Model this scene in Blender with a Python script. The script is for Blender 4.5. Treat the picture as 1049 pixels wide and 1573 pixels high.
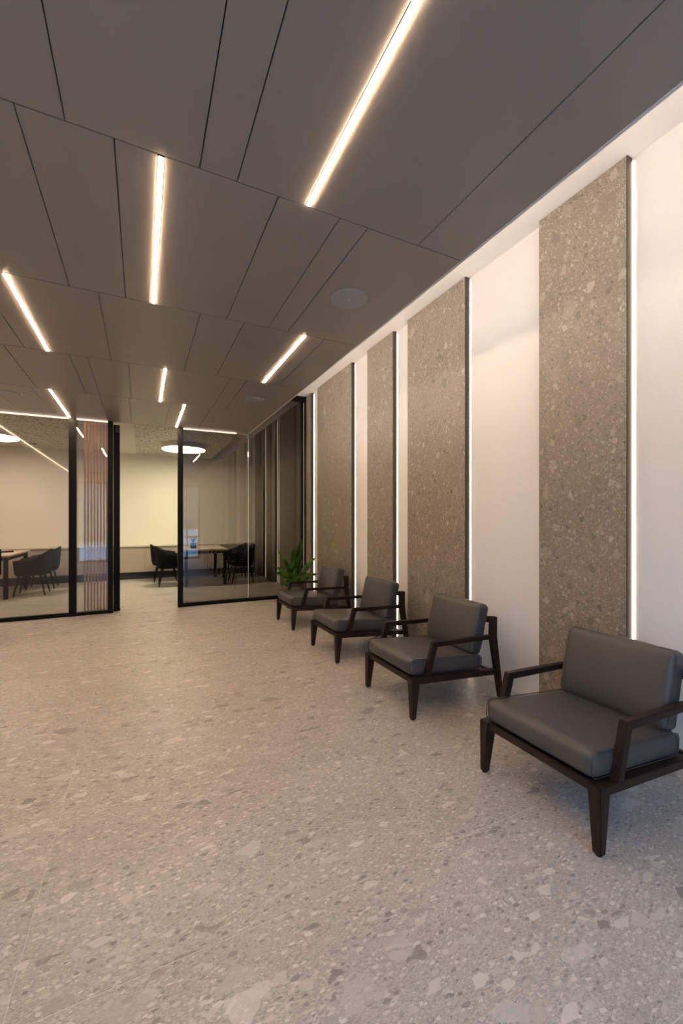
import bpy, bmesh, math, random
from mathutils import Vector, Matrix, noise
random.seed(7)
PI = math.pi
sc = bpy.context.scene
COL = sc.collection
for o in list(bpy.data.objects):
    bpy.data.objects.remove(o)

# ------------------------------------------------------------------ camera
EYE = 1.35
YAW = math.atan(306.5 / 634.0)
cam = bpy.data.cameras.new('camera')
cam.sensor_fit = 'VERTICAL'
cam.sensor_height = 36.0
cam.lens = 36.0 * 634.0 / 1573.0
cam.shift_y = 12.5 / 1573.0
cam.clip_start = 0.02
cam_ob = bpy.data.objects.new('camera', cam)
cam_ob.location = (0, 0, EYE)
cam_ob.rotation_euler = (PI / 2, 0, -YAW)
COL.objects.link(cam_ob)
sc.camera = cam_ob

# ------------------------------------------------------------------ world, exposure
w = bpy.data.worlds.new('sky')
sc.world = w
w.use_nodes = True
wb = w.node_tree.nodes['Background']
wb.inputs[0].default_value = (0.29, 0.57, 1.0, 1)
SKY = 11.5
wb.inputs[1].default_value = SKY
sc.view_settings.view_transform = 'Standard'
sc.view_settings.look = 'None'
sc.view_settings.exposure = 0.0
sc.view_settings.gamma = 1.0
sc.view_settings.use_curve_mapping = False
cy = sc.cycles
cy.max_bounces = 10
cy.diffuse_bounces = 6
cy.glossy_bounces = 5
cy.transparent_max_bounces = 24
cy.sample_clamp_indirect = 6.0
cy.use_denoising = True
cy.caustics_reflective = False
cy.caustics_refractive = False

# lamp strengths
LED = 175.0          # ceiling strips
COVE = 74.0          # strip hidden on top of the ceiling edge
SIDE = 13.0          # strips beside the stone panels
ROOM = 46.0          # round lamps in the meeting rooms
WARM = (1.0, 0.70, 0.45, 1)
WARM2 = (1.0, 0.84, 0.70, 1)
YEL = (1.0, 0.90, 0.60, 1)
PINK = (1.0, 0.84, 0.66, 1)

# ------------------------------------------------------------------ key planes (metres)
XW = 2.66           # right wall
XE = 1.595          # edge of the dark ceiling, start of the cove
XL = -1.95          # left wall of the lobby
XLL = -4.6          # left wall of the meeting room
YF = -1.5           # front wall with the windows, behind the camera
YG = 6.87           # glass partition
YB = 10.95          # back wall
ZC = 2.79           # dark ceiling
ZR = 2.92           # meeting room ceiling
ZK = 3.53           # cove top

# ------------------------------------------------------------------ materials
def new_mat(name):
    m = bpy.data.materials.new(name)
    m.use_nodes = True
    nt = m.node_tree
    return m, nt, nt.nodes['Principled BSDF']

def N(nt, t, **k):
    n = nt.nodes.new(t)
    for a, b in k.items():
        setattr(n, a, b)
    return n

def bump(nt, bs, height, strength, dist=0.01):
    b = N(nt, 'ShaderNodeBump')
    b.inputs['Strength'].default_value = strength
    b.inputs['Distance'].default_value = dist
    nt.links.new(height, b.inputs['Height'])
    nt.links.new(b.outputs[0], bs.inputs['Normal'])

def plain(name, col, rough=0.5, metal=0.0, nscale=40.0, var=0.06, bstr=0.05, spec=0.5):
    m, nt, bs = new_mat(name)
    tc = N(nt, 'ShaderNodeNewGeometry')
    no = N(nt, 'ShaderNodeTexNoise')
    no.inputs['Scale'].default_value = nscale
    no.inputs['Detail'].default_value = 4
    nt.links.new(tc.outputs['Position'], no.inputs['Vector'])
    mr = N(nt, 'ShaderNodeMapRange')
    mr.inputs['To Min'].default_value = 1 - var
    mr.inputs['To Max'].default_value = 1 + var
    nt.links.new(no.outputs['Fac'], mr.inputs['Value'])
    mx = N(nt, 'ShaderNodeMix', data_type='RGBA', blend_type='MULTIPLY')
    mx.inputs[0].default_value = 1
    mx.inputs[6].default_value = (*col, 1)
    nt.links.new(mr.outputs[0], mx.inputs[7])
    nt.links.new(mx.outputs[2], bs.inputs['Base Color'])
    bs.inputs['Roughness'].default_value = rough
    bs.inputs['Metallic'].default_value = metal
    bs.inputs['Specular IOR Level'].default_value = spec
    if bstr:
        bump(nt, bs, no.outputs['Fac'], bstr, 0.004)
    return m

def emis(name, col, strength):
    m, nt, bs = new_mat(name)
    nt.nodes.remove(bs)
    e = N(nt, 'ShaderNodeEmission')
    e.inputs[0].default_value = col
    e.inputs[1].default_value = strength
    nt.links.new(e.outputs[0], nt.nodes['Material Output'].inputs[0])
    return m

def glass(name, tint, refl=.045):
    m, nt, bs = new_mat(name)
    nt.nodes.remove(bs)
    lw = N(nt, 'ShaderNodeLayerWeight')
    lw.inputs[0].default_value = 0.5
    p = N(nt, 'ShaderNodeMath', operation='POWER')
    p.inputs[1].default_value = 5
    nt.links.new(lw.outputs['Facing'], p.inputs[0])
    mr = N(nt, 'ShaderNodeMapRange')
    mr.inputs['To Min'].default_value = refl
    nt.links.new(p.outputs[0], mr.inputs['Value'])
    tr = N(nt, 'ShaderNodeBsdfTransparent')
    tr.inputs[0].default_value = (*tint, 1)
    gl = N(nt, 'ShaderNodeBsdfGlossy')
    gl.inputs['Roughness'].default_value = 0.0
    mx = N(nt, 'ShaderNodeMixShader')
    nt.links.new(mr.outputs[0], mx.inputs[0])
    nt.links.new(tr.outputs[0], mx.inputs[1])
    nt.links.new(gl.outputs[0], mx.inputs[2])
    nt.links.new(mx.outputs[0], nt.nodes['Material Output'].inputs[0])
    return m

def stone(name, base, light, dark, rough, stretch=(1, 1, 1), offset=True):
    """conglomerate stone: fragments of several sizes in a fine matrix"""
    m, nt, bs = new_mat(name)
    L = nt.links.new
    g = N(nt, 'ShaderNodeNewGeometry')
    pos = g.outputs['Position']
    if offset:
        oi = N(nt, 'ShaderNodeObjectInfo')
        mu = N(nt, 'ShaderNodeMath', operation='MULTIPLY')
        mu.inputs[1].default_value = 37.0
        L(oi.outputs['Random'], mu.inputs[0])
        ad = N(nt, 'ShaderNodeVectorMath', operation='ADD')
        L(pos, ad.inputs[0]); L(mu.outputs[0], ad.inputs[1])
        pos = ad.outputs[0]
    mp = N(nt, 'ShaderNodeMapping')
    mp.inputs['Rotation'].default_value = (0.5, 0.35, 0.45)
    mp.inputs['Scale'].default_value = stretch
    L(pos, mp.inputs['Vector'])
    pos = mp.outputs[0]
    # slow tonal clouds and fine matrix
    n0 = N(nt, 'ShaderNodeTexNoise'); n0.inputs['Scale'].default_value = 3.0; n0.inputs['Detail'].default_value = 3
    L(pos, n0.inputs['Vector'])
    n1 = N(nt, 'ShaderNodeTexNoise'); n1.inputs['Scale'].default_value = 160.0; n1.inputs['Detail'].default_value = 5
    n1.inputs['Roughness'].default_value = 0.7
    L(pos, n1.inputs['Vector'])
    cr = N(nt, 'ShaderNodeValToRGB')
    cr.color_ramp.elements[0].position = 0.3; cr.color_ramp.elements[1].position = 0.72
    cr.color_ramp.elements[0].color = (*[c * 0.66 for c in base], 1)
    cr.color_ramp.elements[1].color = (*[min(1, c * 1.3) for c in base], 1)
    L(n1.outputs['Fac'], cr.inputs[0])
    cur = cr.outputs[0]
    # warped coordinate shared by the layers
    def warp(sc_, amt):
        wn = N(nt, 'ShaderNodeTexNoise'); wn.inputs['Scale'].default_value = sc_; wn.inputs['Detail'].default_value = 2
        L(pos, wn.inputs['Vector'])
        sub = N(nt, 'ShaderNodeVectorMath', operation='SUBTRACT'); sub.inputs[1].default_value = (0.5, 0.5, 0.5)
        L(wn.outputs['Color'], sub.inputs[0])
        scn = N(nt, 'ShaderNodeVectorMath', operation='SCALE'); scn.inputs['Scale'].default_value = amt
        L(sub.outputs[0], scn.inputs[0])
        a = N(nt, 'ShaderNodeVectorMath', operation='ADD'); L(pos, a.inputs[0]); L(scn.outputs[0], a.inputs[1])
        return a.outputs[0]
    for scale, radius, keep, wsc, wamt, op in ((150, .46, .25, 300, .006, .55), (74, .46, .25, 150, .012, .8),
                                               (44, .42, .50, 100, .008, .8), (23, .36, .72, 50, .016, .75),
                                               (10.5, .27, .88, 20, .04, .6)):
        co = warp(wsc, wamt)
        v = N(nt, 'ShaderNodeTexVoronoi'); v.inputs['Scale'].default_value = scale
        L(co, v.inputs['Vector'])
        sp = N(nt, 'ShaderNodeSeparateColor'); L(v.outputs['Color'], sp.inputs[0])
        # radius varies per fragment
        rr = N(nt, 'ShaderNodeMapRange'); rr.inputs['To Min'].default_value = radius * 0.55; rr.inputs['To Max'].default_value = radius * 1.15
        L(sp.outputs[1], rr.inputs['Value'])
        df = N(nt, 'ShaderNodeMath', operation='SUBTRACT'); L(rr.outputs[0], df.inputs[0]); L(v.outputs['Distance'], df.inputs[1])
        ms = N(nt, 'ShaderNodeMapRange'); ms.inputs['From Min'].default_value = 0.0; ms.inputs['From Max'].default_value = 0.03
        L(df.outputs[0], ms.inputs['Value'])
        if scale < 40:      # larger fragments are angular: the cell's own polygon, shrunk
            ve = N(nt, 'ShaderNodeTexVoronoi', feature='DISTANCE_TO_EDGE'); ve.inputs['Scale'].default_value = scale
            L(co, ve.inputs['Vector'])
            rr.inputs['To Min'].default_value = .05; rr.inputs['To Max'].default_value = .26
            L(ve.outputs['Distance'], df.inputs[0]); L(rr.outputs[0], df.inputs[1])
        kp = N(nt, 'ShaderNodeMath', operation='GREATER_THAN'); kp.inputs[1].default_value = keep
        L(sp.outputs[0], kp.inputs[0])
        mm = N(nt, 'ShaderNodeMath', operation='MULTIPLY'); L(ms.outputs[0], mm.inputs[0]); L(kp.outputs[0], mm.inputs[1])
        m2 = N(nt, 'ShaderNodeMath', operation='MULTIPLY'); m2.inputs[1].default_value = op; L(mm.outputs[0], m2.inputs[0])
        fr = N(nt, 'ShaderNodeValToRGB')
        el = fr.color_ramp.elements
        el[0].position = 0.0; el[0].color = (*dark, 1)
        el[1].position = 1.0; el[1].color = (*light, 1)
        e = el.new(0.17); e.color = (*[(a + b) / 2 for a, b in zip(dark, base)], 1)
        e = el.new(0.36); e.color = (*[c * 1.05 for c in base], 1)
        e = el.new(0.7); e.color = (*[a * .45 + b * .55 for a, b in zip(light, base)], 1)
        L(sp.outputs[2], fr.inputs[0])
        mx = N(nt, 'ShaderNodeMix', data_type='RGBA'); L(m2.outputs[0], mx.inputs[0]); L(cur, mx.inputs[6]); L(fr.outputs[0], mx.inputs[7])
        cur = mx.outputs[2]
    mr = N(nt, 'ShaderNodeMapRange'); mr.inputs['To Min'].default_value = 0.86; mr.inputs['To Max'].default_value = 1.14
    L(n0.outputs['Fac'], mr.inputs['Value'])
    fx = N(nt, 'ShaderNodeMix', data_type='RGBA', blend_type='MULTIPLY'); fx.inputs[0].default_value = 1
    L(cur, fx.inputs[6]); L(mr.outputs[0], fx.inputs[7])
    L(fx.outputs[2], bs.inputs['Base Color'])
    bs.inputs['Roughness'].default_value = rough
    bump(nt, bs, n1.outputs['Fac'], 0.12, 0.002)
    return m

def wood(name, a, b, rough=0.45, axis='Z'):
    m, nt, bs = new_mat(name)
    L = nt.links.new
    tc = N(nt, 'ShaderNodeTexCoord')
    mp = N(nt, 'ShaderNodeMapping')
    mp.inputs['Scale'].default_value = (160, 160, 7) if axis == 'Z' else (7, 160, 160)
    L(tc.outputs['Object'], mp.inputs['Vector'])
    no = N(nt, 'ShaderNodeTexNoise'); no.inputs['Scale'].default_value = 1.0; no.inputs['Detail'].default_value = 5
    L(mp.outputs[0], no.inputs['Vector'])
    cr = N(nt, 'ShaderNodeValToRGB')
    cr.color_ramp.elements[0].position = .35; cr.color_ramp.elements[1].position = .68
    cr.color_ramp.elements[0].color = (*a, 1); cr.color_ramp.elements[1].color = (*b, 1)
    L(no.outputs['Fac'], cr.inputs[0]); L(cr.outputs[0], bs.inputs['Base Color'])
    bs.inputs['Roughness'].default_value = rough
    bump(nt, bs, no.outputs['Fac'], 0.15, 0.001)
    return m

def leather(name, col):
    m, nt, bs = new_mat(name)
    L = nt.links.new
    tc = N(nt, 'ShaderNodeTexCoord')
    vo = N(nt, 'ShaderNodeTexVoronoi', feature='DISTANCE_TO_EDGE'); vo.inputs['Scale'].default_value = 320
    L(tc.outputs['Object'], vo.inputs['Vector'])
    n2 = N(nt, 'ShaderNodeTexNoise'); n2.inputs['Scale'].default_value = 9; n2.inputs['Detail'].default_value = 3
    L(tc.outputs['Object'], n2.inputs['Vector'])
    mr = N(nt, 'ShaderNodeMapRange'); mr.inputs['To Min'].default_value = .85; mr.inputs['To Max'].default_value = 1.12
    L(n2.outputs['Fac'], mr.inputs['Value'])
    mx = N(nt, 'ShaderNodeMix', data_type='RGBA', blend_type='MULTIPLY'); mx.inputs[0].default_value = 1
    mx.inputs[6].default_value = (*col, 1); L(mr.outputs[0], mx.inputs[7]); L(mx.outputs[2], bs.inputs['Base Color'])
    bs.inputs['Roughness'].default_value = 0.42
    b1 = N(nt, 'ShaderNodeBump'); b1.inputs['Strength'].default_value = .12; b1.inputs['Distance'].default_value = .0008
    L(vo.outputs['Distance'], b1.inputs['Height'])
    b2 = N(nt, 'ShaderNodeBump'); b2.inputs['Strength'].default_value = .25; b2.inputs['Distance'].default_value = .006
    L(n2.outputs['Fac'], b2.inputs['Height']); L(b1.outputs[0], b2.inputs['Normal'])
    L(b2.outputs[0], bs.inputs['Normal'])
    return m

def perforated(name):
    m, nt, bs = new_mat(name)
    L = nt.links.new
    g = N(nt, 'ShaderNodeNewGeometry')
    v = N(nt, 'ShaderNodeTexVoronoi'); v.inputs['Scale'].default_value = 31
    L(g.outputs['Position'], v.inputs['Vector'])
    sp = N(nt, 'ShaderNodeSeparateColor'); L(v.outputs['Color'], sp.inputs[0])
    rr = N(nt, 'ShaderNodeMapRange'); rr.inputs['To Min'].default_value = .10; rr.inputs['To Max'].default_value = .50
    L(sp.outputs[0], rr.inputs['Value'])
    lt = N(nt, 'ShaderNodeMath', operation='LESS_THAN'); L(v.outputs['Distance'], lt.inputs[0]); L(rr.outputs[0], lt.inputs[1])
    mx = N(nt, 'ShaderNodeMix', data_type='RGBA')
    mx.inputs[6].default_value = (.62, .60, .55, 1); mx.inputs[7].default_value = (.07, .065, .06, 1)
    L(lt.outputs[0], mx.inputs[0]); L(mx.outputs[2], bs.inputs['Base Color'])
    bs.inputs['Roughness'].default_value = .8
    return m

def leafmat(name, a, b):
    m, nt, bs = new_mat(name)
    L = nt.links.new
    tc = N(nt, 'ShaderNodeTexCoord')
    no = N(nt, 'ShaderNodeTexNoise'); no.inputs['Scale'].default_value = 12
    L(tc.outputs['Object'], no.inputs['Vector'])
    cr = N(nt, 'ShaderNodeValToRGB'); cr.color_ramp.elements[0].color = (*a, 1); cr.color_ramp.elements[1].color = (*b, 1)
    cr.color_ramp.elements[0].position = .35; cr.color_ramp.elements[1].position = .65
    L(no.outputs['Fac'], cr.inputs[0]); L(cr.outputs[0], bs.inputs['Base Color'])
    bs.inputs['Roughness'].default_value = .35
    return m

M = {}
M['white'] = plain('white_paint', (.78, .755, .735), .7, nscale=60, var=.015, bstr=.02)
M['cream'] = plain('cream_paint', (.74, .70, .62), .7, nscale=60, var=.015, bstr=.02)
M['ceil'] = plain('taupe_lacquer', (.275, .247, .228), .36, nscale=3, var=.04, bstr=.0)
M['void'] = plain('black_void', (.01, .01, .01), .9)
M['black'] = plain('black_metal', (.005, .005, .006), .45, nscale=90, var=.1, spec=.12)
M['edge'] = plain('bronze_black_metal', (.028, .022, .018), .4, nscale=90, var=.1)
M['speaker'] = plain('grey_grille', (.34, .35, .35), .6, nscale=300, var=.15, bstr=.2)
M['grout'] = plain('pale_grout', (.56, .54, .50), .85)
M['floor'] = stone('floor_stone', (.385, .352, .315), (.62, .585, .54), (.16, .15, .14), .42, (.62, 1.2, 1.25))
M['panel'] = stone('panel_stone', (.220, .185, .148), (.42, .365, .30), (.085, .073, .06), .5, (1.0, 1.1, .9))
M['wood'] = wood('dark_wenge', (.006, .003, .002), (.028, .0125, .007), .5)
M['wood'].node_tree.nodes['Principled BSDF'].inputs['Specular IOR Level'].default_value = .28
M['slat'] = wood('copper_wood', (.52, .29, .18), (.66, .40, .27), .4)
M['leather'] = leather('grey_leather', (.054, .051, .048))
M['seam'] = plain('leather_piping', (.035, .032, .03), .5)
M['cab'] = plain('beige_laminate', (.42, .36, .29), .5, nscale=20, var=.03)
M['top'] = plain('pale_worktop', (.60, .55, .46), .45, nscale=20, var=.03)
M['plinth'] = plain('dark_plinth', (.02, .025, .035), .5)
M['table'] = wood('pale_table_top', (.46, .36, .29), (.58, .47, .38), .4, 'X')
M['fabric'] = plain('black_fabric', (.006, .0055, .006), .8, nscale=400, var=.3, bstr=.3, spec=.12)
M['dleg'] = plain('black_wood', (.008, .006, .006), .5, spec=.2)
M['perf'] = perforated('perforated_plaster')
M['plaster'] = plain('ceiling_plaster', (.66, .64, .58), .8)
M['gl_left'] = glass('clear_glass', (.84, .815, .805), .055)
M['gl_right'] = glass('smoked_glass', (.63, .605, .60), .062)
M['gl_side'] = glass('darker_smoked_glass', (.54, .52, .51), .05)
M['gl_win'] = glass('window_glass', (.97, .98, .98))
M['gl_edge'] = plain('polished_glass_edge', (.75, .75, .72), .15)
M['steel'] = plain('brushed_steel', (.62, .58, .55), .3, 1.0, nscale=200)
M['led'] = emis('led_diffuser', WARM, LED)
M['rail_glow'] = emis('head_rail_glow', (1, .72, .56, 1), 1.6)  # glow standing in for the light the head rail catches
M['led_cove'] = emis('led_cove', WARM2, COVE)
M['led_side'] = emis('led_side', (1, .80, .58, 1), SIDE)
M['led_side_dim'] = emis('led_side_dim', (1, .78, .58, 1), SIDE * .16)
M['lamp'] = emis('round_diffuser', YEL, ROOM)
M['lamp_pink'] = emis('round_diffuser_warm', PINK, ROOM * .8)
M['lamp_body'] = plain('lamp_body_white', (.7, .68, .62), .5)
M['leaf'] = leafmat('leaf_green', (.018, .07, .008), (.10, .23, .022))
M['leaf2'] = leafmat('leaf_reflection_teal', (.01, .05, .05), (.02, .10, .09))  # blue of the overlying glass reflection put into the leaf colour
M['pot'] = plain('brown_pot', (.05, .035, .028), .5)
M['pot2'] = plain('pot_reflection_teal', (.01, .07, .09), .4)  # same reflected blue put into the pot colour
M['soil'] = plain('soil', (.02, .014, .01), .95, nscale=200, bstr=.6)
M['pave'] = plain('paving', (.38, .38, .38), .85, nscale=8, var=.15)
M['car'] = plain('car_paint', (.65, .68, .72), .25)
M['tyre'] = plain('tyre', (.015, .015, .015), .8)
M['carglass'] = plain('car_glass', (.02, .03, .04), .08)

# ------------------------------------------------------------------ mesh helpers
def obj(name, bm, mat, parent=None, smooth=False):
    me = bpy.data.meshes.new(name)
    bmesh.ops.recalc_face_normals(bm, faces=bm.faces[:])
    bm.to_mesh(me)
    bm.free()
    me.materials.append(mat)
    if smooth:
        for p in me.polygons:
            p.use_smooth = True
    o = bpy.data.objects.new(name, me)
    COL.objects.link(o)
    if parent:
        o.parent = parent
    return o

def tag(o, label=None, cat=None, group=None, kind=None):
    if label: o['label'] = label
    if cat: o['category'] = cat
    if group: o['group'] = group
    if kind: o['kind'] = kind
    return o

def thing(name, label, cat, loc=(0, 0, 0), rz=0, group=None):
    o = bpy.data.objects.new(name, None)
    o.empty_display_size = .1
    COL.objects.link(o)
    o.location = loc
    o.rotation_euler = (0, 0, rz)
    return tag(o, label, cat, group)

def box(bm, x0, x1, y0, y1, z0, z1, bev=0.0):
    r = bmesh.ops.create_cube(bm, size=1)
    vs = r['verts']
    for v in vs:
        v.co = Vector(((x0 + x1) / 2 + v.co.x * (x1 - x0), (y0 + y1) / 2 + v.co.y * (y1 - y0), (z0 + z1) / 2 + v.co.z * (z1 - z0)))
    if bev:
        es = list({e for v in vs for e in v.link_edges})
        bmesh.ops.bevel(bm, geom=es, offset=bev, segments=2, affect='EDGES')

def boxo(name, x0, x1, y0, y1, z0, z1, mat, parent=None, bev=0.0):
    """box object with its origin at the centre of its base (or in the parent's frame)"""
    bm = bmesh.new()
    if parent:
        box(bm, x0, x1, y0, y1, z0, z1, bev)
        return obj(name, bm, mat, parent)
    cx, cyy = (x0 + x1) / 2, (y0 + y1) / 2
    box(bm, x0 - cx, x1 - cx, y0 - cyy, y1 - cyy, 0, z1 - z0, bev)
    o = obj(name, bm, mat)
    o.location = (cx, cyy, z0)
    return o

def struct(name, x0, x1, y0, y1, z0, z1, mat, label):
    return tag(boxo(name, x0, x1, y0, y1, z0, z1, mat), label, None, None, 'structure')

def prism(bm, pts, y0, y1, bev=0.0):
    """polygon in x,z extruded along y"""
    a = [bm.verts.new((x, y0, z)) for x, z in pts]
    b = [bm.verts.new((x, y1, z)) for x, z in pts]
    n = len(pts)
    fs = [bm.faces.new(a), bm.faces.new(b[::-1])]
    for i in range(n):
        fs.append(bm.faces.new((a[i], b[i], b[(i + 1) % n], a[(i + 1) % n])))
    if bev:
        bmesh.ops.bevel(bm, geom=list({e for f in fs for e in f.edges}), offset=bev, segments=2, affect='EDGES')

def frustum(bm, c0, s0, c1, s1, bev=0.0):
    """tapered square post from centre c0 (half sizes s0) to c1 (half sizes s1)"""
    vs = []
    for c, s in ((c0, s0), (c1, s1)):
        for dx, dy in ((-1, -1), (1, -1), (1, 1), (-1, 1)):
            vs.append(bm.verts.new((c[0] + dx * s[0], c[1] + dy * s[1], c[2])))
    fs = [bm.faces.new(vs[0:4]), bm.faces.new(vs[4:8])]
    for i in range(4):
        j = (i + 1) % 4
        fs.append(bm.faces.new((vs[i], vs[j], vs[4 + j], vs[4 + i])))
    if bev:
        bmesh.ops.bevel(bm, geom=list({e for f in fs for e in f.edges}), offset=bev, segments=2, affect='EDGES')

def disc(bm, cx, cyy, z0, z1, r, seg=48, r1=None):
    m = Matrix.Translation((cx, cyy, (z0 + z1) / 2))
    bmesh.ops.create_cone(bm, cap_ends=True, segments=seg, radius1=r, radius2=r if r1 is None else r1, depth=z1 - z0, matrix=m)

def tube(bm, pts, r, seg=8, closed=False):
    pts = [Vector(p) for p in pts]
    n = len(pts)
    rings = []
    up = None
    for i, p in enumerate(pts):
        if closed:
            t = (pts[(i + 1) % n] - pts[i - 1]).normalized()
        else:
            t = (pts[min(i + 1, n - 1)] - pts[max(i - 1, 0)]).normalized()
        if up is None:
            up = Vector((0, 0, 1)) if abs(t.z) < .9 else Vector((1, 0, 0))
        s = t.cross(up).normalized()
        u2 = s.cross(t).normalized()
        up = u2
        rr = r[i] if isinstance(r, (list, tuple)) else r
        rings.append([bm.verts.new(p + s * math.cos(a) * rr + u2 * math.sin(a) * rr) for a in (2 * PI * k / seg for k in range(seg))])
    m = n if closed else n - 1
    for i in range(m):
        A, B = rings[i], rings[(i + 1) % n]
        for k in range(seg):
            bm.faces.new((A[k], A[(k + 1) % seg], B[(k + 1) % seg], B[k]))
    if not closed:
        bm.faces.new(rings[0]); bm.faces.new(rings[-1])

def copy_tree(o, parent=None):
    c = o.copy()
    COL.objects.link(c)
    c.parent = parent
    for ch in list(o.children):
        copy_tree(ch, c)
    return c

# ================================================================== STRUCTURE
# floor: a pale grout bed with stone tiles standing a hair proud of it
fl = struct('floor', XLL, XW + .1, YF - .1, YB + .1, -.10, -.0012, M['grout'], 'beige conglomerate stone floor laid in large rectangular tiles')
TX, TY, GAP = 1.49, .75, .0016
def tile_mesh(wx, wy):
    bm = bmesh.new()
    box(bm, -wx / 2 + GAP * .5, wx / 2 - GAP * .5, -wy / 2 + GAP, wy / 2 - GAP, -.012, 0, .0006)
    me = bpy.data.meshes.new('floor_tile')
    bm.to_mesh(me); bm.free()
    me.materials.append(M['floor'])
    return me
tm = {}
x = -.335 - 3 * TX
y0 = 1.36 - 4 * TY
while x < XW:
    y = y0
    while y < YB:
        xa, xb = max(x, XLL), min(x + TX, XW)
        ya, yb = max(y, YF), min(y + TY, YB)
        if yb - ya > .02 and xb - xa > .02 and not (xb <= XL and yb < YG - .8):
            key = (round(xb - xa, 3), round(yb - ya, 3))
            if key not in tm:
                tm[key] = tile_mesh(*key)
            t = bpy.data.objects.new('floor_tile', tm[key])
            COL.objects.link(t)
            t.parent = fl
            t.location = Vector(((xa + xb) / 2, (ya + yb) / 2, 0)) - Vector(fl.location)
        y += TY
    x += TX

# walls
struct('wall_right', XW, XW + .12, YF - .1, YB + .1, 0, ZK + .1, M['white'], 'white wall behind the stone panels on the right')
struct('wall_back', XLL, XW, YB, YB + .12, 0, ZK + .1, M['cream'], 'cream back wall of the meeting rooms')
struct('wall_left', XL - .12, XL, YF - .1, YG, 0, ZC + .1, M['white'], 'white left wall of the lobby')
struct('wall_far_left', XLL - .12, XLL, YG - .1, YB + .1, 0, ZK + .1, M['cream'], 'cream side wall of the left meeting room')
struct('wall_partition', XLL, XL - .12, YG - .1, YG + .02, 0, ZK + .1, M['cream'], 'cream wall beside the glass partition')
# front wall with two tall windows (behind the camera)
WINS = ((.45, 1.85, 2.58), (-1.85, -.75, 2.58))
bm = bmesh.new()
for a, b in ((XL - .12, -1.85), (-.75, .45), (1.85, XW)):
    box(bm, a, b, YF - .2, YF, 0, 3.7)
for a, b, t in WINS:
    box(bm, a, b, YF - .2, YF, t, 3.7)
tag(obj('wall_front', bm, M['white']), 'white front wall with two tall windows', None, None, 'structure')
for i, (a, b, t) in enumerate(WINS):
    wn = thing('window_%d' % (i + 1), 'tall street window with dark frame', None)
    wn['kind'] = 'structure'
    bm = bmesh.new()
    for c in (a, b - .06): box(bm, c, c + .06, YF - .16, YF - .06, 0, t)
    for z in (0, t - .06): box(bm, a, b, YF - .16, YF - .06, z, z + .06)
    box(bm, a, b, YF - .15, YF - .07, .74, .80)
    box(bm, (a + b) / 2 + .25, (a + b) / 2 + .29, YF - .15, YF - .07, .06, t - .06)
    obj('window_frame', bm, M['edge'], wn)
    boxo('window_pane', a + .05, b - .05, YF - .115, YF - .105, .05, t - .05, M['gl_win'], wn)
    pl = bpy.data.lights.new('window_portal', 'AREA')
    pl.shape = 'RECTANGLE'; pl.size = b - a; pl.size_y = t
    pl.cycles.is_portal = True
    po = bpy.data.objects.new('window_portal', pl)
    po.location = ((a + b) / 2, YF - .25, t / 2)
    po.rotation_euler = (PI / 2, 0, 0)
    COL.objects.link(po)

# lobby ceiling
ROWS = [(-1.95, -.705), (-.705, .535), (.535, 1.775), (1.775, 3.015), (3.015, 4.252), (4.252, 5.48), (5.48, YG)]
JOINTS = [
    [-1.2, -.3, .45, 1.0],
    [-1.3, -.6, .1, .9, 1.2],
    [-1.15, -.25, .212, .365, 1.303],
    [-1.25, -.4, -.095, .547, .85, 1.003],
    [-1.5, -.883, -.249, .366, .67, 1.31],
    [-1.5, -1.027, -.572, -.437, -.112, .81, .975],
    [-1.45, -1.078, -.44, -.138, .314, .795],
]
LIGHTX = [[], [-.45], [.685], [.069], [-.72, 1.144], [.2], [-.914, .48]]  # the strip behind the camera is an added, unseen lamp
LW = .024
ce = struct('ceiling', XL, XE, YF, YG, ZC + .022, ZC + .05, M['void'], 'dark taupe ceiling of smooth lacquered panels with staggered joints')
for (ya, yb), js, ls in zip(ROWS, JOINTS, LIGHTX):
    ya = max(ya, YF)
    cuts = sorted([(j, .0040) for j in js] + [(l, LW + .004) for l in ls])
    edges = [XL]
    segs = []
    cur = XL
    for c, wd in cuts:
        segs.append((cur, c - wd / 2)); cur = c + wd / 2
    segs.append((cur, XE))
    for a, b in segs:
        if b - a < .03: continue
        bm = bmesh.new()
        box(bm, a - ce.location.x, b - ce.location.x, ya + .0019 - ce.location.y, yb - .0019 - ce.location.y, ZC - ce.location.z, ZC + .018 - ce.location.z, .0008)
        obj('ceiling_panel', bm, M['ceil'], ce)

struct('trim_1', XE, XE + .012, YF, YG - .03, ZC - .004, ZC + .06, M['white'], 'thin white lip along the edge of the dark ceiling')
struct('trim_2', XE + .012, XE + .05, YF, YG - .03, ZC + .034, ZC + .042, M['white'], 'unseen white ledge added under the cove light to stop its downward light')  # unseen ledge, added to block the cove strip from below
struct('ceiling_cove', XE - .45, XW, YF, YB, ZK, ZK + .08, M['white'], 'white recessed top of the lit cove above the stone panels')
struct('wall_cove', XE - .45, XE - .40, YF, YG, ZC + .05, ZK, M['white'], 'white inner side of the lit cove')
struct('ceiling_room', XLL, XE, YG + .06, YB, ZR, ZR + .05, M['perf'], 'perforated white acoustic ceiling of the meeting rooms')
struct('ceiling_border', -.83, -.12, YG + .06, YB, ZR - .004, ZR, M['plaster'], 'plain plaster band between the perforated ceiling fields')
struct('wall_room_cove', XE - .05, XE, YG + .06, YB, ZR + .05, ZK, M['white'], 'inner side of the unlit cove in the meeting room')
struct('wall_header', XLL, XE, YG + .001, YG + .06, ZC, ZK, M['ceil'], 'plaster bulkhead over the glass partition')

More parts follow.
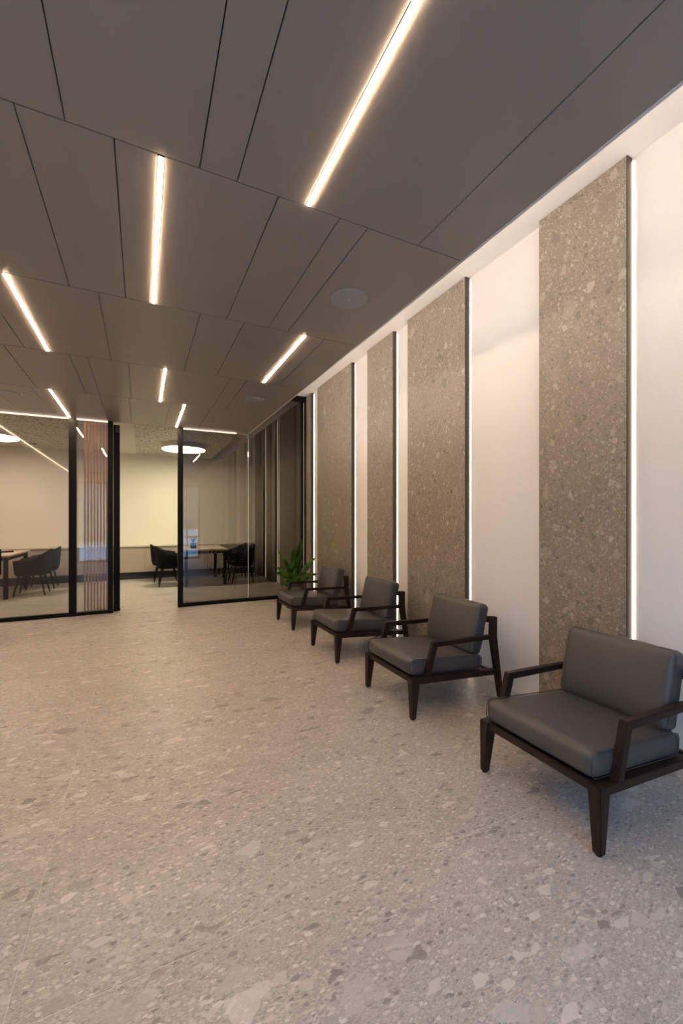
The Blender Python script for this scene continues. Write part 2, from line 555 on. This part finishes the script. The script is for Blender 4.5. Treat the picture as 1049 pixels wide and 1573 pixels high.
# ================================================================== STONE PANELS
def stone_panel(ya, yb, label, grp, lit=True):
    t = thing('stone_panel', label, 'wall panel', (2.63, (ya + yb) / 2, 0), 0, grp)
    w2 = (yb - ya) / 2
    top = ZK - .004 if lit else ZK - .01
    bm = bmesh.new()
    box(bm, -.030, -.018, -w2 + .004, w2 - .004, .012, top - .004)
    obj('stone_slab', bm, M['panel'], t)
    bm = bmesh.new()
    box(bm, -.029, .022, -w2, -w2 + .004, .002, top)
    box(bm, -.029, .022, w2 - .004, w2, .002, top)
    box(bm, -.018, .018, -w2 + .004, w2 - .004, .002, top - .004)
    box(bm, -.029, -.018, -w2 + .004, w2 - .004, .002, .012)
    obj('metal_edge', bm, M['edge'], t)
    bm = bmesh.new()
    box(bm, .0235, .029, -w2 - .005, -w2 - .001, .01, top - .02)
    obj('light_strip', bm, M['led_side'] if lit else M['led_side_dim'], t)
    return t
g1 = 'stone panels on the lobby wall'
stone_panel(1.473, 2.077, 'tall grey stone panel behind the nearest armchair, largest in view', g1)
stone_panel(2.84, 3.728, 'wide stone panel rising behind the second armchair from the front', g1)
stone_panel(4.018, 4.621, 'narrow stone panel between the two wider panels, above the third armchair', g1)
stone_panel(5.059, 6.292, 'stone panel behind the farthest armchair', g1)
stone_panel(6.58, 6.80, 'thin sliver of stone panel against the black frame of the glass', g1)
stone_panel(-.4, .7, 'stone panel beside the camera, right of the frame', g1)
g2 = 'stone panels in the meeting room behind glass'
stone_panel(7.08, 8.34, 'widest dark stone panel seen through the smoked glass, nearest the plant', g2, False)
stone_panel(8.71, 9.39, 'middle dark stone panel seen through the smoked glass', g2, False)
stone_panel(9.67, 10.45, 'farthest dark stone panel in the meeting room by the sideboard end', g2, False)

# ================================================================== LIGHTS
# hidden strip on top of the ceiling edge, lighting the cove
c = boxo('cove_light', XE + .014, XE + .044, YF + .1, YG - .1, ZC + .045, ZC + .063, M['led_cove'])
tag(c, 'hidden warm strip light fixed behind the white ceiling edge, facing the stone panels', 'light')
c = boxo('wall_light', XL + .004, XL + .024, YF + .1, YG - .1, ZC - .016, ZC - .002, M['led_side'])
tag(c, 'slim strip light along the top of the left wall', 'light')

lab = {.685: 'longest-looking linear ceiling light, nearest, reaching the top edge of the picture',
       .069: 'upright-looking linear ceiling light in the second row of ceiling panels',
       -.72: 'slanting linear ceiling light at the far left, in the third panel row',
       1.144: 'linear ceiling light in the third panel row, beside the two round grilles',
       .2: 'short linear ceiling light in the middle of the fourth panel row',
       -.914: 'small linear ceiling light ending at the black post of the left glass',
       .48: 'small linear ceiling light ending above the open doorway',
       -.45: 'added linear ceiling light overhead behind the camera, out of view'}
for (ya, yb), ls in zip(ROWS, LIGHTX):
    for X in ls:
        t = thing('linear_light', lab[X], 'ceiling light', (X, (ya + yb) / 2, ZC), 0, 'linear ceiling lights')
        L2 = (yb - ya) / 2 - .006
        bm = bmesh.new()
        for s in (-1, 1):
            a, b = sorted((s * LW / 2, s * (LW / 2 - .002)))
            box(bm, a, b, -L2, L2, -.001, .02)
            a, b = sorted((s * L2, s * (L2 - .003)))
            box(bm, -LW / 2 + .002, LW / 2 - .002, a, b, -.001, .02)
        obj('housing', bm, M['edge'], t)
        bm = bmesh.new()
        box(bm, -LW / 2 + .0025, LW / 2 - .0025, -L2 + .004, L2 - .004, -.004, .012, .001)
        obj('diffuser', bm, M['led'], t)

def round_lamp(x, y, label, mat):
    t = thing('round_lamp', label, 'ceiling light', (x, y, 2.81), 0, 'round lamps in the meeting rooms')
    bm = bmesh.new()
    disc(bm, 0, 0, .012, .11, .43, 64)
    obj('lamp_body', bm, M['lamp_body'], t)
    bm = bmesh.new()
    disc(bm, 0, 0, 0, .012, .415, 64)
    obj('diffuser', bm, mat, t)
round_lamp(.79, 9.18, 'large round glowing lamp over the table seen in the doorway', M['lamp'])
round_lamp(-2.42, 9.25, 'round glowing lamp over the left meeting table, cut by the picture edge', M['lamp_pink'])

def speaker(x, y, label):
    t = thing('ceiling_speaker', label, 'speaker', (x, y, ZC), 0, 'round grey ceiling speakers')
    bm = bmesh.new()
    disc(bm, 0, 0, -.007, -.0005, .118, 64, .121)
    obj('grille', bm, M['speaker'], t)
    bm = bmesh.new()
    disc(bm, 0, 0, -.009, -.007, .006, 16)
    obj('centre_cap', bm, M['steel'], t)
speaker(1.213, 2.396, 'largest-looking round grey ceiling speaker, near the white ceiling edge')
speaker(1.214, 4.883, 'smaller-looking round grey ceiling speaker, in front of the smoked glass')
speaker(-1.36, 5.86, 'round grey ceiling speaker at the left edge above the left glass')

# ================================================================== GLASS PARTITIONS
g = thing('glass_partition', 'left glass partition with black post and floor rail', 'partition', (XL, YG, 0), 0, 'glass partitions')
ox = XL
P = lambda n, a, b, y0_, y1_, z0, z1, m, par, bev=0: boxo(n, a - par.location.x, b - par.location.x, y0_ - par.location.y, y1_ - par.location.y, z0, z1, m, par, bev)
P('floor_rail', XL + .001, -.921, 6.845, 6.905, .001, .052, M['black'], g, .002)
P('post', -.92, -.83, 6.83, 6.92, .001, ZC - .006, M['black'], g, .002)
P('glass_pane', XL + .002, -.921, 6.870, 6.880, .053, ZC - .022, M['gl_left'], g)
P('glowing_head_rail', XL + .002, -.921, 6.852, 6.898, ZC - .021, ZC - .006, M['rail_glow'], g)  # no lamp: rail made emissive to look lit

h = thing('door_lock', 'black lever handle on its lock case at the left picture edge', 'door handle', (-1.70, 6.855, .93))
bm = bmesh.new(); box(bm, -.06, .028, -.012, .012, -.30, .035, .003); obj('lock_case', bm, M['black'], h)
bm = bmesh.new(); tube(bm, [(-.02, -.012, 0), (-.02, -.055, 0), (.01, -.06, .0), (.175, -.06, .008)], .010, 10); obj('lever', bm, M['black'], h, True)

g = thing('slatted_screen', 'narrow glass screen backed by vertical copper-toned slats', 'screen', (-.64, YG, 0))
P('floor_rail', -.829, -.444, 6.845, 6.905, .001, .045, M['black'], g, .002)
P('glass_pane', -.829, -.444, 6.866, 6.876, .046, ZC - .022, M['gl_left'], g)
P('glowing_head_rail', -.829, -.444, 6.852, 6.898, ZC - .021, ZC - .006, M['rail_glow'], g)
P('post', -.443, -.378, 6.83, 6.92, .001, ZC - .006, M['black'], g, .002)
bm = bmesh.new()
sl0 = None
for i in range(8):
    xx = -.735 + i * .0397
    if sl0 is None:
        bm = bmesh.new(); box(bm, -.0105, .0105, -.018, .018, 0, 2.70, .001)
        sl0 = obj('slat', bm, M['slat'], g)
        o = sl0
    else:
        o = bpy.data.objects.new('slat', sl0.data); COL.objects.link(o); o.parent = g
    o.location = (xx + .64, 6.921 - YG, .05)


d = thing('sliding_door', 'black-edged glass sliding door pushed open behind the slatted screen', 'door', (-.6, 6.99, 0))
P('stile', -.377, -.296, 6.956, 7.015, .004, ZC - .03, M['black'], d, .003)
P('top_bracket', -.352, -.300, 6.942, 6.955, ZC - .14, ZC - .045, M['edge'], d, .004)
P('lower_bracket', -.352, -.306, 6.943, 6.955, .02, .09, M['black'], d, .003)
P('glass_pane', -.90, -.376, 6.985, 6.993, .031, ZC - .05, M['gl_win'], d)
bm = bmesh.new()
tube(bm, [(.14, -.04, .10), (.14, -.04, 2.3)], .009, 12)
for z in (.4, 1.0, 2.2):
    tube(bm, [(.14, -.04, z), (.14, -.005, z)], .006, 8)
obj('pull_bar', bm, M['steel'], d, True)
P('floor_guide', -.90, -.29, 6.97, 7.005, .002, .03, M['black'], d)

g = thing('glass_partition', 'right smoked glass partition from the doorway to the stone wall', 'partition', (.5, YG, 0), 0, 'glass partitions')
P('post', .50, .576, 6.83, 6.92, .001, ZC - .006, M['black'], g, .002)
P('floor_rail', .577, XW - .001, 6.845, 6.905, .001, .055, M['black'], g, .002)
P('glass_pane', .577, 1.590, 6.870, 6.880, .056, ZC - .022, M['gl_right'], g)
P('glowing_head_rail', .577, 1.40, 6.852, 6.898, ZC - .021, ZC - .006, M['rail_glow'], g)
P('glass_joint', 1.591, 1.597, 6.866, 6.884, .056, ZC - .006, M['gl_edge'], g)
P('glass_pane', 1.60, 2.598, 6.870, 6.880, .056, ZK - .09, M['gl_side'], g)
P('head_frame', XE + .015, XW - .002, 6.84, 6.91, ZK - .09, ZK - .002, M['black'], g, .002)
P('wall_post', 2.601, XW - .002, 6.815, 6.915, .056, ZK - .092, M['black'], g, .002)

# ================================================================== ARMCHAIRS
def cushion_bm(sx, sy, sz, rv, bulge, seed, amp=.003, n=16, crease=None):
    """soft rounded box centred on the origin"""
    bm = bmesh.new()
    bmesh.ops.create_cube(bm, size=2)
    bmesh.ops.subdivide_edges(bm, edges=bm.edges[:], cuts=n, use_grid_fill=True)
    hx, hy, hz = sx / 2, sy / 2, sz / 2
    for v in bm.verts:
        p = v.co
        # concentrate the cuts near the edges
        q = Vector([math.copysign(abs(c) ** .7, c) if abs(c) < 1 else c for c in p])
        pp = Vector((q.x * hx, q.y * hy, q.z * hz))
        rx, ry, rz = rv
        inner = Vector((max(-hx + rx, min(hx - rx, pp.x)), max(-hy + ry, min(hy - ry, pp.y)), max(-hz + rz, min(hz - rz, pp.z))))
        dlt = pp - inner
        e = Vector((dlt.x / rx, dlt.y / ry, dlt.z / rz))
        if e.length > 1:
            e.normalize()
            pp = inner + Vector((e.x * rx, e.y * ry, e.z * rz))
        fx, fy, fz = pp.x / hx, pp.y / hy, pp.z / hz
        pp.z += math.copysign(1, pp.z) * bulge * (1 - fx ** 2) * (1 - fy ** 2) * abs(fz)
        pp.x += math.copysign(1, pp.x) * bulge * .5 * (1 - fz ** 2) * (1 - fy ** 2) * abs(fx)
        pp.y += math.copysign(1, pp.y) * bulge * .4 * (1 - fz ** 2) * (1 - fx ** 2) * abs(fy)
        nn = noise.noise(Vector((pp.x * 7 + seed, pp.y * 7, pp.z * 9)))
        pp += pp.normalized() * nn * amp
        if crease:
            pp = crease(pp)
        v.co = pp
    return bm

def loop_pts(hx, hy, r, z, k=6):
    pts = []
    for cx_, cy_, a0 in ((hx - r, hy - r, 0), (-hx + r, hy - r, PI / 2), (-hx + r, -hy + r, PI), (hx - r, -hy + r, 1.5 * PI)):
        for i in range(k + 1):
            a = a0 + (PI / 2) * i / k
            pts.append(Vector((cx_ + r * math.cos(a), cy_ + r * math.sin(a), z)))
    return pts

def place(o, M4):
    o.data.transform(M4)

def make_armchair():
    t = thing('armchair', 'x', 'armchair', (0, 0, 0), 0, 'leather armchairs along the stone wall')
    W = .655; H = W / 2
    # seat frame: local x = 0 at the front, growing to the back
    bm = bmesh.new()
    for s in (-1, 1):
        y0_, y1_ = (H - .045, H - .004) if s > 0 else (-H + .004, -H + .045)
        prism(bm, [(.04, .236), (.04, .278), (.80, .226), (.80, .186)], y0_, y1_, .003)
    prism(bm, [(.012, .240), (.012, .280), (.052, .277), (.052, .237)], -H + .03, H - .03, .003)
    prism(bm, [(.70, .192), (.70, .232), (.735, .230), (.735, .190)], -H + .03, H - .03, .003)
    prism(bm, [(.05, .262), (.05, .27), (.70, .226), (.70, .218)], -H + .04, H - .04)
    obj('seat_frame', bm, M['wood'], t)
    for s in (-1, 1):
        bm = bmesh.new()
        frustum(bm, (.018, s * (H - .020), .006), (.017, .018), (.034, s * (H - .030), .279), (.034, .030), .004)
        o = obj('leg', bm, M['wood'], t)
        b2 = bmesh.new(); disc(b2, .018, s * (H - .020), 0, .006, .013, 12); obj('glide', b2, M['black'], o)
    for s in (-1, 1):
        y0_, y1_ = (H - .036, H) if s > 0 else (-H, -H + .036)
        bm = bmesh.new()
        prism(bm, [(.805, .006), (.842, .006), (.768, .478), (.776, .622), (.722, .628), (.722, .484), (.716, .47)][:7], y0_, y1_, .003)
        o = obj('leg', bm, M['wood'], t)
        b2 = bmesh.new(); disc(b2, .823, s * (H - .018), 0, .006, .012, 12); obj('glide', b2, M['black'], o)
    bm = bmesh.new()
    prism(bm, [(.728, .575), (.733, .617), (.764, .615), (.760, .573)], -H + .036, H - .036, .003)
    obj('back_rail', bm, M['wood'], t)
    for s in (-1, 1):
        y0_, y1_ = (H - .038, H - .002) if s > 0 else (-H + .002, -H + .038)
        bm = bmesh.new()
        prism(bm, [(.112, .272), (.180, .507), (.722, .490), (.722, .459), (.212, .474), (.158, .270)], y0_, y1_, .003)
        obj('armrest', bm, M['wood'], t)
    # seat cushion
    sy = W - .078
    def crs(p):
        return p
    bm = cushion_bm(.655, sy, .110, (.036, .010, .036), .011, 3.1, .0025)
    Mx = Matrix.Translation((.333, 0, .316)) @ Matrix.Rotation(math.radians(4.9), 4, 'Y')
    sc_o = obj('seat_cushion', bm, M['leather'], t, True); place(sc_o, Mx)
    for s in (-1, 1):
        bm = bmesh.new()
        lp = [Vector((p.x, s * (sy / 2 - .003), p.y)) for p in loop_pts(.3275 - .003, .055 - .0025, .034, 0, 8)]
        dense = []
        for p, q in zip(lp, lp[1:] + lp[:1]):
            k = max(1, int((q - p).length / .03))
            dense += [p.lerp(q, i / k) for i in range(k)]
        tube(bm, dense, .0026, 6, True)
        pp = obj('piping', bm, M['seam'], sc_o, True); place(pp, Mx)
    # back cushion: local z = thickness (towards the front), x = height
    def crs2(p):
        # gathers in the lower corners
        for s in (-1, 1):
            for k, off in enumerate((0, .05, .1)):
                dd = (p.x + .18) - (abs(p.y) * .9 - .16 - off) if p.y * s > 0 else 9
                p.z -= .011 * math.exp(-(dd / .012) ** 2) * (1 if p.z > 0 else 0) * max(0, (abs(p.y) - .08) / .2)
        # lower edge pinched under
        if p.x < -.10:
            p.z *= 1 - .25 * ((-.10 - p.x) / .09) ** 1.2 * .6
        return p
    bm = cushion_bm(.375, sy - .03, .112, (.034, .018, .028), .014, 9.7, .004, 20, crs2)
    tilt = math.radians(14)
    up = Vector((math.sin(tilt), 0, math.cos(tilt)))
    fwd = Vector((-math.cos(tilt), 0, math.sin(tilt)))
    R = Matrix(((up.x, 0, fwd.x), (0, -1, 0), (up.z, 0, fwd.z))).to_4x4()
    Mb = Matrix.Translation((.655, 0, .530)) @ R
    bc = obj('back_cushion', bm, M['leather'], t, True); place(bc, Mb)
    for z in (.034, -.034):
        bm = bmesh.new()
        tube(bm, loop_pts(.375 / 2 + .0005, (sy - .03) / 2 + .0005, .035, z, 8), .0028, 6, True)
        pp = obj('piping', bm, M['seam'], bc, True); place(pp, Mb)
    return t

arm = make_armchair()
spots = [(1.640, 1.354, 'nearest grey leather armchair with dark wood frame, cut by the right edge'),
         (1.632, 2.612, 'second armchair from the front, its back before the wide stone panel'),
         (1.640, 3.830, 'third armchair from the front, between the second and the farthest armchair'),
         (1.650, 5.120, 'farthest grey leather armchair, standing in front of the leafy plant')]
for i, (x, y, l) in enumerate(spots):
    o = arm if i == 0 else copy_tree(arm)
    o.location = (x, y, 0)
    o['label'] = l

# ================================================================== PLANT BY THE GLASS
def leaf_bm(L, wd, bend, droop, fold=.25, n=9):
    """a lance leaf growing along +x and bending down"""
    bm = bmesh.new()
    rows = []
    x_, z_ = 0, 0
    ang = bend
    for i in range(n + 1):
        s = i / n
        ww = wd * (math.sin(PI * min(1, (.08 + s * .92)) ** .8) ** .8) * (1 if i < n else .02)
        rows.append([bm.verts.new((x_ - 0, -ww / 2, z_ + abs(ww) * fold)), bm.verts.new((x_, 0, z_)), bm.verts.new((x_, ww / 2, z_ + abs(ww) * fold))])
        x_ += math.cos(ang) * L / n; z_ += math.sin(ang) * L / n
        ang -= droop / n
    for a, b in zip(rows, rows[1:]):
        for k in (0, 1):
            bm.faces.new((a[k], a[k + 1], b[k + 1], b[k]))
    ex = bmesh.ops.solidify(bm, geom=bm.faces[:], thickness=.0012)
    return bm

def leaf_ob(parent, base, az, L, wd, bend, droop, mat):
    bm = leaf_bm(L, wd, bend, droop)
    bm.transform(Matrix.Translation(base) @ Matrix.Rotation(az, 4, 'Z'))
    return obj('leaf', bm, mat, parent, True)

pt = thing('potted_plant', 'leafy green plant with broad pointed leaves behind the farthest armchair', 'plant', (2.13, 6.08, 0))
bm = bmesh.new()
disc(bm, 0, 0, 0, .34, .125, 40, .165)
po = obj('pot', bm, M['pot'], pt, True)
bm = bmesh.new(); disc(bm, 0, 0, .3405, .352, .150, 40); obj('soil', bm, M['soil'], pt)
bm = bmesh.new()
tube(bm, [(0, 0, .33), (.01, 0, .45), (0, .01, .56)], [.018, .015, .012], 10)
obj('stem', bm, M['pot'], pt, True)
D = math.radians
def blade(parent, base, tip, wd, sag, nrm, mat):
    """broad pointed leaf from base to tip, arching upward by sag, its face turned to nrm"""
    base, tip, nrm = Vector(base), Vector(tip), Vector(nrm).normalized()
    ctrl = (base + tip) / 2 + Vector((0, 0, sag)) - Vector((tip.x - base.x, tip.y - base.y, 0)) * .12
    bm = bmesh.new()
    rows = []
    n = 10
    for i in range(n + 1):
        t = i / n
        p = base * (1 - t) ** 2 + ctrl * 2 * t * (1 - t) + tip * t * t
        d_ = ((ctrl - base) * (1 - t) + (tip - ctrl) * t).normalized()
        sd = d_.cross(nrm)
        sd = sd.normalized() if sd.length > .05 else Vector((1, 0, 0))
        up = sd.cross(d_)
        ww = wd * (.22 + .78 * math.sin(PI * min(1, t * .9 + .05)) ** .9) if t < .75 else wd * .96 * (1 - ((t - .75) / .25) ** 1.6) + .001
        rows.append([bm.verts.new(p - sd * ww / 2 + up * ww * .16), bm.verts.new(p), bm.verts.new(p + sd * ww / 2 + up * ww * .16)])
    for A, B in zip(rows, rows[1:]):
        for k in (0, 1):
            bm.faces.new((A[k], A[k + 1], B[k + 1], B[k]))
    bmesh.ops.solidify(bm, geom=bm.faces[:], thickness=.0012)
    return obj('leaf', bm, mat, parent, True)

rgt = Vector((math.cos(YAW), -math.sin(YAW), 0))
tow = Vector((-math.sin(YAW), -math.cos(YAW), 0))
# tip: sideways, towards the lobby, up (metres from the crown); width; arch
for sx_, sy_, sz_, wd, sg in ((.13, .04, .70, .085, .02), (.0, .05, .55, .095, .0), (-.05, -.05, .52, .07, .0), (.34, .08, .41, .075, .03),
                              (.36, .10, .15, .075, .07), (-.26, .03, .51, .04, .10), (-.16, .05, .38, .06, .03), (-.27, .10, .26, .07, .05),
                              (-.28, .12, .17, .08, .08), (-.19, .15, .0, .07, .08), (.20, .14, .05, .07, .08), (.22, -.1, .22, .07, .06),
                              (.10, -.22, .35, .07, .05), (-.10, -.26, .30, .07, .05), (.02, -.30, .12, .07, .08), (.06, .22, .25, .08, .06),
                              (-.06, .24, .16, .08, .07), (.12, .2, .1, .07, .08), (.27, .0, .28, .06, .04), (-.12, .12, .28, .07, .05),
                              (.06, .1, .42, .075, .02), (-.22, -.12, .12, .07, .08), (.24, -.2, .04, .07, .08)):
    tip = rgt * sx_ + tow * sy_ + Vector((0, 0, .37 + sz_))
    blade(pt, (rgt * sx_ * .06) + Vector((0, 0, .37)), tip, wd, sg, tow * .9 + Vector((0, 0, .45)) - rgt * sx_ * .5, M['leaf'])
for o in list(pt.children):
    if o.name.startswith('stem'):
        bpy.data.objects.remove(o)

# ================================================================== MEETING ROOM FURNITURE
def make_tub():
    t = thing('tub_chair', 'x', 'chair', (0, 0, 0), 0, 'black tub chairs in the meeting rooms')
    # faces +x
    bm = bmesh.new()
    n = 28
    outer, inner = [], []
    prof = []
    for i in range(n + 1):
        a = PI * .5 + PI * i / n            # half ellipse behind
        prof.append((-.02 + .27 * math.cos(a), .275 * math.sin(a)))
    prof = [(.22, .255), (.12, .272), (.04, .276)] + prof + [(.04, -.276), (.12, -.272), (.22, -.255)]
    m = len(prof)
    rows = []
    for i, (x_, y_) in enumerate(prof):
        s = abs(i / (m - 1) - .5) * 2         # 0 back, 1 arm fronts
        top = .82 - .19 * s ** 1.3
        fl_ = 1.0
        rr = []
        for z, k in ((.36, .86), (.45, .97), (.6, 1.02), (top, 1.08 - .05 * s)):
            rr.append(((x_ + .02) * k - .02, y_ * k, z))
        nx, ny = -(x_ + .02), -y_
        l_ = math.hypot(nx, ny) or 1
        th = .035
        inn = [(p[0] + nx / l_ * th * (1 if x_ < .04 else .3), p[1] + ny / l_ * th, p[2]) for p in rr]
        rows.append([bm.verts.new(p) for p in rr + inn[::-1]])
    for a, b in zip(rows, rows[1:]):
        for k in range(8):
            bm.faces.new((a[k], a[(k + 1) % 8], b[(k + 1) % 8], b[k]))
    bm.faces.new(rows[0]); bm.faces.new(rows[-1])
    obj('shell', bm, M['fabric'], t, True)
    bm = cushion_bm(.44, .43, .10, (.03, .03, .03), .012, 1.2, .001, 8)
    s = obj('seat', bm, M['fabric'], t, True); place(s, Matrix.Translation((.005, 0, .43)))
    bm = bmesh.new(); box(bm, -.17, .17, -.18, .18, .355, .39, .006); obj('seat_base', bm, M['dleg'], t)
    for sx_, sy_ in ((1, 1), (1, -1), (-1, 1), (-1, -1)):
        bm = bmesh.new()
        frustum(bm, (sx_ * .23, sy_ * .22, 0), (.010, .010), (sx_ * .155, sy_ * .165, .36), (.019, .019), .003)
        obj('leg', bm, M['dleg'], t)
    return t
tub = make_tub()
tubs = [(.54, 9.30, 0, 'black tub chair in the doorway, the nearer of the two with backs to us'),
        (.47, 10.0, 0, 'black tub chair half hidden behind the nearer one in the doorway'),
        (1.95, 9.10, PI, 'black tub chair right of the table behind the smoked glass, nearer one'),
        (1.95, 9.80, PI, 'black tub chair right of the table behind the smoked glass, farther one'),
        (-1.80, 9.22, PI, 'black tub chair in the left meeting room, nearest the glass'),
        (-1.78, 9.98, PI, 'black tub chair in the left meeting room, behind the nearest one')]
for i, (x, y, r, l) in enumerate(tubs):
    o = tub if i == 0 else copy_tree(tub)
    o.location = (x, y, 0); o.rotation_euler = (0, 0, r); o['label'] = l

def table(x0, x1, y0_, y1_, label):
    cx_, cy_ = (x0 + x1) / 2, (y0_ + y1_) / 2
    hx, hy = (x1 - x0) / 2, (y1_ - y0_) / 2
    t = thing('meeting_table', label, 'table', (cx_, cy_, 0), 0, 'meeting tables')
    bm = bmesh.new(); box(bm, -hx, hx, -hy, hy, .72, .75, .002); obj('tabletop', bm, M['table'], t)
    bm = bmesh.new()
    for s in (-1, 1):
        a, b = sorted((s * (hy - .04), s * (hy - .07))); box(bm, -hx + .1, hx - .1, a, b, .66, .719)
        a, b = sorted((s * (hx - .04), s * (hx - .07))); box(bm, a, b, -hy + .1, hy - .1, .66, .719)
    obj('apron', bm, M['dleg'], t)
    for sx_, sy_ in ((1, 1), (1, -1), (-1, 1), (-1, -1)):
        bm = bmesh.new(); box(bm, sx_ * (hx - .065) - .03, sx_ * (hx - .065) + .03, sy_ * (hy - .065) - .03, sy_ * (hy - .065) + .03, 0, .719, .003)
        obj('leg', bm, M['dleg'], t)
table(.74, 1.635, 8.82, 10.2, 'pale-topped meeting table behind the smoked glass')
table(-2.95, -2.02, 8.74, 10.2, 'pale-topped meeting table in the left room, cut by the picture edge')

pp = thing('table_plant', 'small potted plant standing on the right meeting table, blue glass reflection painted into its colour', 'plant', (.98, 9.25, .75))
bm = bmesh.new(); box(bm, -.055, .055, -.055, .055, 0, .11, .006); obj('pot', bm, M['pot2'], pp)
bm = bmesh.new(); box(bm, -.047, .047, -.047, .047, .11, .114); obj('soil', bm, M['soil'], pp)
for k in range(9):
    leaf_ob(pp, (0, 0, .112), k * 2.4, .14 + .02 * (k % 3), .035, D(70 - 6 * (k % 4)), .5, M['leaf2'])

# sideboard: separate cabinets under one worktop
SX = [XLL + .01, -3.546, -2.646, -1.746, -.846, .054, .954, 1.854, 2.59]
for i, (a, b) in enumerate(zip(SX, SX[1:])):
    where = ['out of frame at the far left', 'far left behind the left table', 'behind the left meeting table', 'behind the left black tub chairs',
             'partly hidden by the slats and black stiles', 'in the doorway behind the black tub chairs', 'behind the right meeting table', 'at the right end by the farthest stone panel'][i]
    c = thing('cabinet', 'low beige cabinet ' + where, 'cabinet', ((a + b) / 2, 10.72, 0), 0, 'row of low cabinets along the back wall')
    hw = (b - a) / 2 - .001
    bm = bmesh.new(); box(bm, -hw, hw, -.20, .22, .162, .735); obj('carcass', bm, M['cab'], c)
    bm = bmesh.new(); box(bm, -hw, hw, -.17, .22, 0, .16); obj('plinth', bm, M['plinth'], c)
    bm = bmesh.new(); box(bm, -hw + .002, hw - .002, -.22, -.201, .165, .73, .0015); obj('door', bm, M['cab'], c)
tag(boxo('worktop', XLL + .01, 2.59, 10.48, YB - .002, .737, .767, M['top'], None, .002), 'long pale worktop over the low cabinets', 'worktop')

s = thing('motion_sensor', 'small grey sensor box on the ceiling of the left meeting room', 'sensor', (-2.0, 10.3, ZR))
bm = bmesh.new(); box(bm, -.06, .06, -.04, .04, -.035, 0, .004); obj('sensor_body', bm, M['speaker'], s)
bm = bmesh.new(); disc(bm, 0, 0, -.045, -.035, .02, 20); obj('sensor_lens', bm, M['lamp_body'], s)

# ================================================================== OUTSIDE (seen only as reflections)
struct('ground', -25, 25, -30, YF - .2, -.12, -.02, M['pave'], 'grey street paving outside the windows')
M['bldg'] = stone('street_wall_stone', (.20, .15, .11), (.35, .28, .2), (.06, .05, .04), .8, (.3, .3, .3), False)
struct('wall_street', -14, 16, -15.4, -15, -.02, 5.5, M['bldg'], 'brown stone wall across the street')
c = thing('car', 'white car parked outside, mirrored in the smoked glass', 'car', (1.6, -8.2, -.02))
def prism_x(bm, pts, x0, x1):
    prism(bm, pts, x0, x1, .03)
bm = bmesh.new()
prism(bm, [(-2.1, .25), (-2.15, .6), (-1.9, .82), (-1.0, .92), (1.4, .92), (2.0, .85), (2.1, .5), (2.05, .25)], -.85, .85, .05)
obj('car_body', bm, M['car'], c)
bm = bmesh.new()
prism(bm, [(-1.05, .93), (-.45, 1.38), (.8, 1.42), (1.45, .93)], -.75, .75, .05)
obj('cabin', bm, M['carglass'], c)
bm = bmesh.new(); box(bm, -.4, .75, -.66, .66, 1.405, 1.46, .02); obj('roof', bm, M['car'], c)
for sx_ in (-1.35, 1.3):
    for s in (-.78, .78):
        bm = bmesh.new()
        bmesh.ops.create_cone(bm, cap_ends=True, segments=28, radius1=.32, radius2=.32, depth=.2, matrix=Matrix.Translation((sx_, s, .32)) @ Matrix.Rotation(PI / 2, 4, 'X'))
        obj('wheel', bm, M['tyre'], c)
